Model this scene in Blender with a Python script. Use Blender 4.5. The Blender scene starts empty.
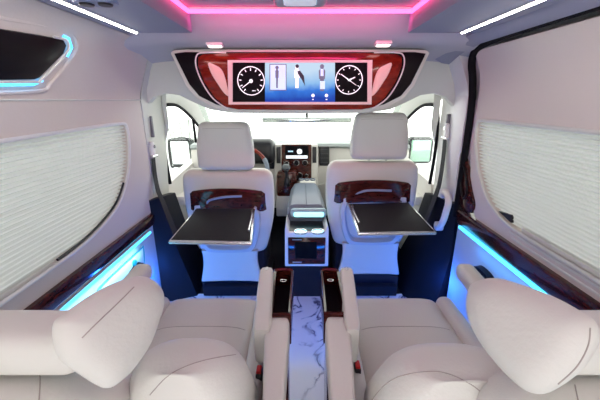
import bpy, bmesh, math, random
from mathutils import Vector, Matrix
from mathutils.bvhtree import BVHTree
random.seed(4)
S = bpy.context.scene
COL = S.collection
V = Vector
PI = math.pi
# ---------------------------------------------------------------- camera, world, exposure
CZ = 1.2; FPX = 320.0; TH = math.atan(100/FPX)
cam_d = bpy.data.cameras.new('camera'); cam = bpy.data.objects.new('camera', cam_d); COL.objects.link(cam)
cam.location = (0, 0, CZ); cam.rotation_euler = (PI/2-TH, 0, 0)
cam_d.sensor_width = 36; cam_d.lens = FPX/600*36; cam_d.clip_start = 0.02
S.camera = cam
w = bpy.data.worlds.new('world'); S.world = w; w.use_nodes = True
bg = w.node_tree.nodes['Background']; bg.inputs[0].default_value = (1.0, 0.975, 0.94, 1); bg.inputs[1].default_value = 4.0
S.view_settings.view_transform = 'Standard'; S.view_settings.look = 'None'
S.view_settings.exposure = 0.0; S.view_settings.gamma = 1; S.view_settings.use_curve_mapping = False
S.cycles.use_denoising = True
S.cycles.max_bounces = 8; S.cycles.sample_clamp_indirect = 6

def area(name, loc, rot, sx, sy, power, col):
    l = bpy.data.lights.new(name, 'AREA'); l.shape = 'RECTANGLE'; l.size = sx; l.size_y = sy
    l.energy = power; l.color = col
    o = bpy.data.objects.new(name, l); COL.objects.link(o); o.location = loc; o.rotation_euler = rot
    return o
def point(name, loc, power, col, r=.02):
    l = bpy.data.lights.new(name, 'POINT'); l.energy = power; l.color = col; l.shadow_soft_size = r
    o = bpy.data.objects.new(name, l); COL.objects.link(o); o.location = loc
    return o
BLUE = (.02, .16, 1.0); CYAN = (.08, .55, 1.0)
# blue footwell lamps under the front edge of the rear seats, shining at the front seats
area('footwell_light_left', (-.37, 1.17, .16), (PI/2, 0, 0), .36, .05, 1.9, (.01, .21, 1.0))
area('footwell_light_right', (.40, 1.17, .16), (PI/2, 0, 0), .36, .05, 1.9, (.01, .21, 1.0))
area('pink_strip_light', (0, 1.292, 1.492), (math.radians(72), 0, 0), .78, .01, 1.2, (1.0, .06, .30))
point('door_step_light_left', (-.76, 1.58, .22), 2.2, BLUE)
point('door_step_light_right', (.76, 1.58, .22), 2, BLUE)

# ---------------------------------------------------------------- projection of photo points onto real planes
def ray(u, v):
    a = (u-300)/FPX; b = (200-v)/FPX; c, s = math.cos(TH), math.sin(TH)
    return V((a, c+b*s, -s+b*c))
O = V((0, 0, CZ))
def P(u, v, X=None, Y=None, Z=None, plane=None):
    d = ray(u, v)
    if X is not None: t = X/d.x
    elif Y is not None: t = Y/d.y
    elif Z is not None: t = (Z-CZ)/d.z
    else:
        c, n = plane; t = (c-O).dot(n)/d.dot(n)
    return O+d*t

# ---------------------------------------------------------------- materials
def mat(name, col, rough=.5, metal=0, emit=0, ecol=None, bump=0, bscale=60, var=0, coat=0, spec=None, trans=0):
    m = bpy.data.materials.new(name); m.use_nodes = True
    nt = m.node_tree; b = nt.nodes['Principled BSDF']
    b.inputs['Base Color'].default_value = (*col, 1); b.inputs['Roughness'].default_value = rough
    b.inputs['Metallic'].default_value = metal
    if coat: b.inputs['Coat Weight'].default_value = coat; b.inputs['Coat Roughness'].default_value = .06
    if spec is not None: b.inputs['Specular IOR Level'].default_value = spec
    if emit:
        b.inputs['Emission Color'].default_value = (*(ecol or col), 1); b.inputs['Emission Strength'].default_value = emit
    if bump or var:
        tc = nt.nodes.new('ShaderNodeTexCoord'); n = nt.nodes.new('ShaderNodeTexNoise')
        n.inputs['Scale'].default_value = bscale; n.inputs['Detail'].default_value = 4
        nt.links.new(tc.outputs['Object'], n.inputs['Vector'])
        if bump:
            bp = nt.nodes.new('ShaderNodeBump'); bp.inputs['Strength'].default_value = bump; bp.inputs['Distance'].default_value = .003
            nt.links.new(n.outputs['Fac'], bp.inputs['Height']); nt.links.new(bp.outputs['Normal'], b.inputs['Normal'])
        if var:
            r = nt.nodes.new('ShaderNodeValToRGB')
            r.color_ramp.elements[0].position = .3; r.color_ramp.elements[1].position = .7
            r.color_ramp.elements[0].color = (*[c*(1-var) for c in col], 1); r.color_ramp.elements[1].color = (*[min(1, c*(1+var)) for c in col], 1)
            nt.links.new(n.outputs['Fac'], r.inputs['Fac']); nt.links.new(r.outputs['Color'], b.inputs['Base Color'])
    return m
def wood_mat(name, dark, light, scale=3):
    m = bpy.data.materials.new(name); m.use_nodes = True; nt = m.node_tree; b = nt.nodes['Principled BSDF']
    tc = nt.nodes.new('ShaderNodeTexCoord'); mp = nt.nodes.new('ShaderNodeMapping'); mp.inputs['Scale'].default_value = (scale, scale, scale*4)
    n = nt.nodes.new('ShaderNodeTexNoise'); n.inputs['Scale'].default_value = 4; n.inputs['Detail'].default_value = 6; n.inputs['Distortion'].default_value = 2.5
    r = nt.nodes.new('ShaderNodeValToRGB'); r.color_ramp.elements[0].position = .35; r.color_ramp.elements[1].position = .68
    r.color_ramp.elements[0].color = (*dark, 1); r.color_ramp.elements[1].color = (*light, 1)
    nt.links.new(tc.outputs['Object'], mp.inputs[0]); nt.links.new(mp.outputs[0], n.inputs['Vector']); nt.links.new(n.outputs['Fac'], r.inputs['Fac'])
    nt.links.new(r.outputs[0], b.inputs['Base Color']); b.inputs['Roughness'].default_value = .15
    b.inputs['Specular IOR Level'].default_value = .3; b.inputs['Coat Weight'].default_value = .25; b.inputs['Coat Roughness'].default_value = .05
    return m
LEATHER = mat('cream_leather', (.67, .645, .58), .48, bump=.25, bscale=140)
LEATHER2 = mat('cream_leather_light', (.68, .675, .63), .5, bump=.2, bscale=140)
SEAM = mat('seam_thread', (.40, .36, .33), .8)
WALL = mat('wall_vinyl', (.68, .61, .57), .6, bump=.15, bscale=90)
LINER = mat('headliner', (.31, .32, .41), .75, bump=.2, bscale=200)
PLASTIC = mat('cream_plastic', (.72, .69, .65), .4)
WHITE = mat('white_plastic', (.8, .79, .78), .35)
BLACK = mat('black_plastic', (.012, .012, .016), .35)
SATIN = mat('black_satin_trim', (.008, .009, .016), .5, spec=.2)
GLOSS = mat('gloss_black', (.008, .005, .007), .3, spec=.15)
RUBBER = mat('rubber_gasket', (.010, .010, .012), .8, spec=.1)
NAVY = mat('navy_carpet', (.006, .006, .014), .95, bump=.5, bscale=300)
GREY = mat('blue_grey_leather', (.17, .20, .26), .4, bump=.15, bscale=120)
DARKW = wood_mat('dark_wood', (.020, .004, .003), (.095, .015, .010))
REDW = wood_mat('red_wood', (.12, .007, .003), (.26, .018, .007), 1.4)
SILVER = mat('silver', (.75, .74, .75), .22, metal=.9)
STRAP = mat('seat_belt_webbing', (.02, .02, .024), .8)
RED = mat('red_button', (.65, .015, .015), .4)
TRAYTOP = mat('tray_black', (.014, .014, .017), .65, spec=.2, bump=.4, bscale=400)
MIRROR = mat('mirror_glass', (.8, .85, .85), .03, metal=1)
PINKLED = mat('pink_led', (1, .2, .6), .5, emit=4.6, ecol=(1.0, .07, .21))
WHITELED = mat('white_led', (1, 1, 1), .5, emit=28, ecol=(1, .95, .88))
LAMP = mat('warm_lamp', (1, .9, .85), .5, emit=5, ecol=(1, .82, .76))
CYANLED = mat('cyan_led', (.1, .6, 1), .5, emit=3.5, ecol=(.05, .55, 1.0))
PALECYAN = mat('pale_cyan_led', (.4, .85, 1), .5, emit=1.6, ecol=(.35, .9, 1.0))
BLUELED = mat('blue_led', (.05, .2, 1), .5, emit=5, ecol=(.02, .3, 1.0))
CREAMLAMP = mat('pink_cream_inset', (.85, .60, .54), .45)
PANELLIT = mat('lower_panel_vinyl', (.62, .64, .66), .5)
SCR_BLACK = mat('screen_black', (.003, .003, .005), .5, spec=.08)
SCR_WHITE = mat('screen_white', (.9, .9, .95), .5, emit=.75, ecol=(.9, .95, 1))
SCR_DARK = mat('screen_figure_dark', (.02, .03, .06), .5)
SCR_GREY = mat('screen_figure_grey', (.1, .12, .2), .5, emit=.18, ecol=(.4, .45, .6))
SCR_PALE = mat('screen_pale', (.4, .6, .85), .5, emit=.7, ecol=(.55, .75, .95))
def screen_mat():
    m = bpy.data.materials.new('screen_blue'); m.use_nodes = True; nt = m.node_tree; b = nt.nodes['Principled BSDF']
    tc = nt.nodes.new('ShaderNodeTexCoord'); sp = nt.nodes.new('ShaderNodeSeparateXYZ'); r = nt.nodes.new('ShaderNodeValToRGB')
    n = nt.nodes.new('ShaderNodeTexNoise'); n.inputs['Scale'].default_value = 18; mx = nt.nodes.new('ShaderNodeMath'); mx.operation = 'MULTIPLY_ADD'
    mx.inputs[1].default_value = .3
    nt.links.new(tc.outputs['Generated'], sp.inputs[0]); nt.links.new(tc.outputs['Object'], n.inputs['Vector'])
    nt.links.new(n.outputs['Fac'], mx.inputs[0]); nt.links.new(sp.outputs['Z'], mx.inputs[2]); nt.links.new(mx.outputs[0], r.inputs['Fac'])
    e = r.color_ramp.elements; e[0].position = .2; e[0].color = (.005, .05, .42, 1); e[1].position = .95; e[1].color = (.60, .78, .95, 1)
    x = e.new(.45); x.color = (.03, .20, .75, 1); x = e.new(.62); x.color = (.28, .55, .9, 1)
    nt.links.new(r.outputs[0], b.inputs['Emission Color']); b.inputs['Emission Strength'].default_value = .95
    b.inputs['Base Color'].default_value = (.01, .01, .02, 1); b.inputs['Roughness'].default_value = .5; b.inputs['Specular IOR Level'].default_value = .08
    return m
SCR_BLUE = screen_mat()
def glass_mat():
    m = bpy.data.materials.new('window_glass'); m.use_nodes = True; nt = m.node_tree; nt.nodes.clear()
    o = nt.nodes.new('ShaderNodeOutputMaterial'); t = nt.nodes.new('ShaderNodeBsdfTransparent'); g = nt.nodes.new('ShaderNodeBsdfGlossy')
    t.inputs[0].default_value = (.93, .97, .95, 1); g.inputs['Roughness'].default_value = .02
    mx = nt.nodes.new('ShaderNodeMixShader'); mx.inputs[0].default_value = .05
    nt.links.new(t.outputs[0], mx.inputs[1]); nt.links.new(g.outputs[0], mx.inputs[2]); nt.links.new(mx.outputs[0], o.inputs[0])
    return m
GLASS = glass_mat()
def blind_mat():
    m = bpy.data.materials.new('blind_fabric'); m.use_nodes = True; nt = m.node_tree; nt.nodes.clear()
    o = nt.nodes.new('ShaderNodeOutputMaterial'); d = nt.nodes.new('ShaderNodeBsdfDiffuse'); t = nt.nodes.new('ShaderNodeBsdfTranslucent')
    d.inputs[0].default_value = (.80, .80, .78, 1); t.inputs[0].default_value = (.74, .78, .76, 1)
    mx = nt.nodes.new('ShaderNodeMixShader'); mx.inputs[0].default_value = .20
    nt.links.new(d.outputs[0], mx.inputs[1]); nt.links.new(t.outputs[0], mx.inputs[2]); nt.links.new(mx.outputs[0], o.inputs[0])
    return m
BLIND = blind_mat()
def marble_mat():
    m = bpy.data.materials.new('marble'); m.use_nodes = True; nt = m.node_tree; b = nt.nodes['Principled BSDF']
    tc = nt.nodes.new('ShaderNodeTexCoord')
    n = nt.nodes.new('ShaderNodeTexNoise'); n.inputs['Scale'].default_value = 4.6; n.inputs['Detail'].default_value = 7; n.inputs['Distortion'].default_value = 1.2
    nt.links.new(tc.outputs['Object'], n.inputs['Vector'])
    ab = nt.nodes.new('ShaderNodeMath'); ab.operation = 'SUBTRACT'; ab.inputs[1].default_value = .5; nt.links.new(n.outputs['Fac'], ab.inputs[0])
    a2 = nt.nodes.new('ShaderNodeMath'); a2.operation = 'ABSOLUTE'; nt.links.new(ab.outputs[0], a2.inputs[0])
    r = nt.nodes.new('ShaderNodeValToRGB'); e = r.color_ramp.elements
    e[0].position = 0; e[0].color = (.05, .05, .09, 1); e[1].position = .05; e[1].color = (.82, .81, .82, 1)
    x = e.new(.010); x.color = (.22, .22, .30, 1); x = e.new(.024); x.color = (.62, .65, .70, 1)
    n2 = nt.nodes.new('ShaderNodeTexNoise'); n2.inputs['Scale'].default_value = 4; nt.links.new(tc.outputs['Object'], n2.inputs['Vector'])
    r2 = nt.nodes.new('ShaderNodeValToRGB'); r2.color_ramp.elements[0].position = .36; r2.color_ramp.elements[1].position = .5
    mx = nt.nodes.new('ShaderNodeMixRGB'); mx.inputs[1].default_value = (.80, .79, .83, 1)
    nt.links.new(n2.outputs['Fac'], r2.inputs['Fac']); nt.links.new(r2.outputs[0], mx.inputs[0])
    nt.links.new(a2.outputs[0], r.inputs['Fac']); nt.links.new(r.outputs[0], mx.inputs[2]); nt.links.new(mx.outputs[0], b.inputs['Base Color'])
    b.inputs['Roughness'].default_value = .16
    return m
MARBLE = marble_mat()

# ---------------------------------------------------------------- mesh helpers
def finish(name, bm, m, parent=None, smooth=True, kind=None):
    bmesh.ops.recalc_face_normals(bm, faces=bm.faces)
    me = bpy.data.meshes.new(name); bm.to_mesh(me); bm.free()
    me.materials.append(m)
    if smooth:
        me.polygons.foreach_set('use_smooth', [True]*len(me.polygons))
        try: me.set_sharp_from_angle(angle=math.radians(38))
        except Exception: pass
    o = bpy.data.objects.new(name, me); COL.objects.link(o)
    if parent is not None: o.parent = parent
    if kind: o['kind'] = kind
    return o
def thing(name, label, cat, group=None):
    o = bpy.data.objects.new(name, None); COL.objects.link(o); o.empty_display_size = .05
    o['label'] = label; o['category'] = cat
    if group: o['group'] = group
    return o
def tag(o, label, cat, group=None):
    o['label'] = label; o['category'] = cat
    if group: o['group'] = group
    return o
def rebase(root):
    """put the empty at the base centre of its parts without moving them"""
    pts = []
    def walk(o):
        for c in o.children:
            if c.type == 'MESH': pts.extend(v.co for v in c.data.vertices)
            walk(c)
    walk(root)
    c = V((sum(p.x for p in pts)/len(pts), sum(p.y for p in pts)/len(pts), min(p.z for p in pts)))
    root.location = c
    for ch in root.children: ch.location = ch.location-c
def box(bm, x0, x1, y0, y1, z0, z1, bev=0, seg=2, M=None):
    t = bmesh.new()
    bmesh.ops.create_cube(t, size=1)
    for v in t.verts: v.co = V(((x0+x1)/2+v.co.x*(x1-x0), (y0+y1)/2+v.co.y*(y1-y0), (z0+z1)/2+v.co.z*(z1-z0)))
    if bev: bmesh.ops.bevel(t, geom=t.edges[:], offset=bev, segments=seg, profile=.5, affect='EDGES')
    merge(bm, t, M); return bm
def merge(bm, t, M=None):
    if M is not None: bmesh.ops.transform(t, matrix=M, verts=t.verts)
    me = bpy.data.meshes.new('tmp'); t.to_mesh(me); t.free(); bm.from_mesh(me); bpy.data.meshes.remove(me)
def loft(bm, loops, cap=True, closed=True):
    rows = [[bm.verts.new(p) for p in L] for L in loops]
    n = len(rows[0])
    for a, b in zip(rows, rows[1:]):
        for i in range(n if closed else n-1):
            j = (i+1) % n
            bm.faces.new((a[i], a[j], b[j], b[i]))
    if cap and closed:
        bm.faces.new(rows[0]); bm.faces.new(rows[-1])
    return rows
def sup(w, d, n=4, N=32):
    out = []
    for i in range(N):
        t = 2*PI*i/N; c, s = math.cos(t), math.sin(t)
        out.append((w*math.copysign(abs(c)**(2/n), c), d*math.copysign(abs(s)**(2/n), s)))
    return out
def cushion(bm, secs, ax=None, N=36):
    """secs: (centre Vector, half width, half depth, exponent); ax = (width axis, depth axis)"""
    ux, uy = ax if ax else (V((1, 0, 0)), V((0, 1, 0)))
    loops = []
    for s in secs:
        c, wd, dp, e = s[:4]
        loops.append([c+ux*p[0]+uy*p[1] for p in sup(wd, dp, e, N)])
    loft(bm, loops)
def body(bm, c0, c1, prof, ux, uy, n=4, end=.04, N=36, steps=26):
    """rounded body between c0 and c1; prof(t)->(half width, half depth, offset along uy)"""
    L = (c1-c0).length; secs = []
    for k in range(steps+1):
        t = .5-.5*math.cos(PI*k/steps)
        w_, d_, off = prof(t)
        e = min(t, 1-t)*L
        sh = 0
        if e < end: q = 1-e/end; sh = end*(1-math.sqrt(max(0, 1-q*q)))
        secs.append((c0.lerp(c1, t)+uy*off, max(.002, w_-sh), max(.002, d_-sh), n))
    cushion(bm, secs, (ux, uy), N)
def tube(bm, pts, r, seg=8, closed=False, sx=1.0):
    pts = [V(p) for p in pts]; n = len(pts); loops = []
    up = V((0, 0, 1))
    prev = None
    for i, p in enumerate(pts):
        a = pts[(i-1) % n] if (closed or i) else p
        b = pts[(i+1) % n] if (closed or i < n-1) else p
        d = (b-a).normalized()
        if prev is None:
            s = d.cross(up)
            if s.length < .1: s = d.cross(V((1, 0, 0)))
        else: s = prev-d*prev.dot(d)
        s.normalize(); q = s.cross(d); prev = s
        rr = r[i] if isinstance(r, (list, tuple)) else r
        loops.append([p+s*rr*sx*math.cos(2*PI*k/seg)+q*rr*math.sin(2*PI*k/seg) for k in range(seg)])
    if closed: loops.append(loops[0][:])
    loft(bm, loops, cap=not closed)
    if closed: bmesh.ops.remove_doubles(bm, verts=bm.verts, dist=1e-6)
def smooth(pts, k=4, closed=False):
    pts = [V(p) for p in pts]; n = len(pts); out = []
    rng = range(n) if closed else range(n-1)
    for i in rng:
        p0 = pts[(i-1) % n] if closed or i else pts[0]
        p1 = pts[i]; p2 = pts[(i+1) % n]; p3 = pts[(i+2) % n] if closed or i < n-2 else pts[-1]
        for j in range(k):
            t = j/k
            out.append(.5*((2*p1)+(p2-p0)*t+(2*p0-5*p1+4*p2-p3)*t*t+(3*p1-p0-3*p2+p3)*t**3))
    if not closed: out.append(pts[-1])
    return out
def prism(bm, pts, d, bev=0):
    """closed 3D outline extruded by vector d"""
    t = bmesh.new(); pts = [V(p) for i, p in enumerate(pts) if (V(p)-V(pts[i-1])).length > 1e-6]
    a = [t.verts.new(p) for p in pts]; b = [t.verts.new(V(p)+d) for p in pts]; n = len(pts)
    t.faces.new(a); t.faces.new(b)
    for i in range(n): t.faces.new((a[i], a[(i+1) % n], b[(i+1) % n], b[i]))
    bmesh.ops.recalc_face_normals(t, faces=t.faces)
    if bev:
        ed = [e for e in t.edges if len(e.link_faces) == 2 and (e.link_faces[0].normal.angle(e.link_faces[1].normal, 0) > .6)]
        bmesh.ops.bevel(t, geom=ed, offset=bev, segments=2, profile=.5, affect='EDGES')
    merge(bm, t); return bm
def pillow(bm, pts, n, thick, rings=9, e=.75):
    """closed outline inflated both ways along n"""
    c = sum((V(p) for p in pts), V())/len(pts); loops = []
    for k in range(-rings, rings+1):
        ph = PI/2*k/rings*.985
        s = math.cos(ph)**e; h = thick*math.sin(ph)
        s = .04+.96*s
        loops.append([c+(V(p)-c)*s+n*h for p in pts])
    loft(bm, loops)
def annulus(bm, outer, inner, d):
    """ring between two outlines with the same count, with thickness d"""
    n = len(outer)
    A = [bm.verts.new(p) for p in outer]; B = [bm.verts.new(p) for p in inner]
    C = [bm.verts.new(V(p)+d) for p in outer]; D = [bm.verts.new(V(p)+d) for p in inner]
    for i in range(n):
        j = (i+1) % n
        for q in ((A[i], A[j], B[j], B[i]), (C[i], C[j], D[j], D[i]), (A[i], A[j], C[j], C[i]), (B[i], B[j], D[j], D[i])): bm.faces.new(q)
def holed(bm, outer, inner, d):
    """plate with a hole: 3D outlines in one plane, extruded by d"""
    t = bmesh.new(); es = []
    for L in (outer, inner):
        vs = [t.verts.new(p) for p in L]
        for i in range(len(vs)): es.append(t.edges.new((vs[i], vs[(i+1) % len(vs)])))
    bmesh.ops.triangle_fill(t, use_beauty=True, use_dissolve=False, edges=es)
    r = bmesh.ops.extrude_face_region(t, geom=t.faces[:])
    for v in [g for g in r['geom'] if isinstance(g, bmesh.types.BMVert)]: v.co += d
    merge(bm, t)
def surf_line(obj, pts, r=.0009, lift=.0002, k=6, name='seam', m=None, parent=None):
    """a stitched seam that follows the surface of obj"""
    me = obj.data; tree = BVHTree.FromPolygons([v.co for v in me.vertices], [p.vertices for p in me.polygons])
    out = []
    for p in smooth(pts, k):
        q, nn, _, _ = tree.find_nearest(p)
        if q is not None: out.append(q+nn*lift)
    bm = bmesh.new(); tube(bm, out, r, 6)
    return finish(name, bm, m or SEAM, parent or obj)
def surf_pix(obj, px, r=.0009, name='seam', m=None, parent=None):
    me = obj.data; tree = BVHTree.FromPolygons([v.co for v in me.vertices], [p.vertices for p in me.polygons])
    out = []
    for p in smooth([(u, v, 0) for u, v in px], 8):
        q, nn, _, _ = tree.ray_cast(O, ray(p.x, p.y).normalized())
        if q is not None: out.append(q+nn*.0002)
    if len(out) < 3: return
    bm = bmesh.new(); tube(bm, out, r, 6)
    return finish(name, bm, m or SEAM, parent or obj)
def cyl(bm, c, axis, r, h, seg=24, r2=None):
    axis = V(axis).normalized(); s = axis.cross(V((0, 0, 1)))
    if s.length < .1: s = axis.cross(V((1, 0, 0)))
    s.normalize(); q = s.cross(axis)
    loops = []
    for k, rr in ((0, r), (1, r if r2 is None else r2)):
        loops.append([V(c)+axis*h*k+s*rr*math.cos(2*PI*i/seg)+q*rr*math.sin(2*PI*i/seg) for i in range(seg)])
    loft(bm, loops)
X1, Y1, Z1 = V((1, 0, 0)), V((0, 1, 0)), V((0, 0, 1))
YR = -1.7      # rear door opening behind the camera

# ================================================================ STRUCTURE
bm = bmesh.new(); box(bm, -9, 9, -8, 14, -.52, -.50); o = finish('ground', bm, mat('pale_pavement', (.62, .63, .64), .9, var=.08, bscale=1.5), kind='structure')
bm = bmesh.new(); box(bm, -.95, .95, YR, 1.80, -.05, 0); finish('floor', bm, MARBLE, smooth=False, kind='structure')
bm = bmesh.new(); box(bm, -.95, .95, 1.80, 3.15, -.05, -.005)
box(bm, -.62, -.2, 1.775, 2.2, -.005, .07, .01); box(bm, .2, .62, 1.775, 2.2, -.005, .07, .01)
finish('cabin_floor', bm, NAVY, kind='structure')
# outer shell
bm = bmesh.new()
box(bm, -.97, .97, YR, 2.35, 1.56, 1.60)
for s in (-1, 1):
    x0, x1 = (.90, .96) if s > 0 else (-.96, -.90)
    box(bm, x0, x1, YR, 1.9, -.05, .62)
    box(bm, x0, x1, YR, 2.3, 1.2, 1.60)
    box(bm, x0, x1, 1.6, 2.0, -.05, 1.6)
finish('body_shell', bm, mat('white_paint', (.8, .8, .8), .3), kind='structure')

def side(s):
    nm = 'left' if s < 0 else 'right'
    XW = .85*s
    if s < 0:
        win = [(-.40, .65), (.777, .648), (1.016, .652), (1.16, .662), (1.30, .690), (1.42, .735), (1.505, .806), (1.56, .88), (1.592, .963), (1.605, 1.03), (1.60, 1.075), (1.57, 1.093), (1.40, 1.095), (.91, 1.088), (-.40, 1.088)]
        ztop_trim, zbot_trim = .585, .522
    else:
        win = [(-.40, .705), (.80, .707), (1.084, .707), (1.19, .712), (1.277, .727), (1.37, .765), (1.446, .825), (1.51, .90), (1.55, .98), (1.575, 1.06), (1.57, 1.095), (1.54, 1.110), (1.40, 1.112), (.925, 1.112), (-.40, 1.108)]
        ztop_trim, zbot_trim = .652, .575
    body_pts = smooth([V((XW, y, z)) for y, z in win[1:-1]], 3)
    win3 = [V((XW, win[0][0], win[0][1]))]+body_pts+[V((XW, win[-1][0], win[-1][1]))]
    yend = 1.78 if s < 0 else 1.60
    outer = [V((XW, y, z)) for y, z in ((YR, ztop_trim), (yend, ztop_trim), (yend, 1.2), (YR, 1.2))]
    if s > 0:
        outer = [V((XW, YR, ztop_trim)), V((XW, 1.45, ztop_trim)), V((XW, 1.50, .70)), V((XW, 1.545, .78)), V((XW, 1.57, .88)), V((XW, yend, .98)), V((XW, yend, 1.2)), V((XW, YR, 1.2))]
    bm = bmesh.new(); holed(bm, outer, win3, V((.05*s, 0, 0)))
    # upper wall that leans in towards the roof
    prof = [(.85, 1.2), (.844, 1.235), (.788, 1.385), (.76, 1.425), (.70, 1.452)] if s < 0 else \
           [(.85, 1.2), (.848, 1.26), (.838, 1.32), (.818, 1.375), (.795, 1.412)]
    L = []
    ys = [YR+(yend-YR)*i/24 for i in range(25)]
    for y in ys: L.append([V((s*x, y, z)) for x, z in prof]+[V((s*(x+.05), y, z+.02)) for x, z in reversed(prof)])
    loft(bm, L)
    # thin crease between the two panels
    w_ = finish('wall_'+nm, bm, WALL, kind='structure')
    if s < 0:
        bm = bmesh.new(); tube(bm, [(XW-.001*s, YR, 1.2), (XW-.001*s, yend, 1.2)], .004, 6)
        finish('seam', bm, LEATHER2, w_)
    # raised window surround
    bm = bmesh.new()
    loop = win3
    tube(bm, [p+V((-.002*s, 0, 0)) for p in loop], .007, 10)
    finish('trim_'+('1' if s < 0 else '2'), bm, WHITE if s < 0 else LEATHER2, kind='structure')
    # glass outside the blind
    bm = bmesh.new(); box(bm, *( (-.925, -.915) if s < 0 else (.915, .925) ), YR, 1.62, .60, 1.16)
    finish('window_'+('1' if s < 0 else '2'), bm, GLASS, kind='structure')
    # wooden belt rail
    bm = bmesh.new(); yb = 1.70 if s < 0 else 1.585
    y0 = YR
    prism(bm, [V((XW-.018*s, y0, zbot_trim)), V((XW-.018*s, yb, zbot_trim)), V((XW-.018*s, yb+.03, ztop_trim-.015)), V((XW-.018*s, yb, ztop_trim)), V((XW-.018*s, y0, ztop_trim))], V((.06*s, 0, 0)), .005)
    finish('trim_'+('5' if s < 0 else '6'), bm, DARKW, kind='structure')
    # lower panel
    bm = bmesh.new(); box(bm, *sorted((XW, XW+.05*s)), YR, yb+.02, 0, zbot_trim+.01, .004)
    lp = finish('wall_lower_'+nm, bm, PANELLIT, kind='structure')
    # pleated blind
    t = thing('pleated_blind', 'white pleated window blind on the '+nm+' wall'+(', under the black overhead panel' if s < 0 else ' with grey folds, beside the black door gasket'), 'blind', 'pleated side window blinds')
    zb, zt = (.652, 1.094) if s < 0 else (.715, 1.112)
    npl = 29 if s < 0 else 27
    ys = []
    def edge(z):
        best = None
        for a, b in zip(win3[1:-1], win3[2:]):
            if (a.z-z)*(b.z-z) <= 0 and abs(a.z-b.z) > 1e-9 and max(a.y, b.y) > 1.1:
                y = a.y+(b.y-a.y)*(z-a.z)/(b.z-a.z); best = y if best is None else max(best, y)
        return best if best else 1.2
    bm = bmesh.new(); rows = []
    for i in range(npl*4+1):
        z = zb+(zt-zb)*i/(npl*4); x = XW+s*(.036, .018, .012, .016)[i % 4]; ye = min(edge(min(max(z, zb+.004), zt-.004))+.02, 1.64)
        rows.append([V((x, YR+.05+(ye-YR-.05)*k/20, z)) for k in range(21)])
    loft(bm, rows, cap=False, closed=False)
    me = finish('fabric', bm, BLIND, t, smooth=False)
    bm = bmesh.new(); box(bm, *sorted((XW+.008*s, XW+.034*s)), YR+.05, 1.15, zb-.006, zb+.012, .004)
    if s > 0:
        box(bm, *sorted((XW-.004*s, XW+.02*s)), YR+.05, 1.20, zb-.028, zb-.018, .003)
        box(bm, *sorted((XW-.004*s, XW+.02*s)), YR+.05, 1.18, zb-.048, zb-.040, .003)
    finish('bottom_rail', bm, LEATHER2, t)
    bm = bmesh.new()
    if s > 0: prism(bm, [V((XW+.004*s, 1.21, zb+.01)), V((XW+.004*s, 1.30, zb+.028)), V((XW+.004*s, 1.22, zb+.04))], V((.012*s, 0, 0)))
    else: tube(bm, [p+V((.002*s, -.006, .012)) for p in win3[1:-1] if p.z < .83 and p.y > 1.0], .005, 6)  # left side has no clip: dark tube stands in for the shadow gap
    finish('end_clip_or_gap_shade', bm, BLACK, t)
    rebase(t)
    return w_
side(-1); side(1)

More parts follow.
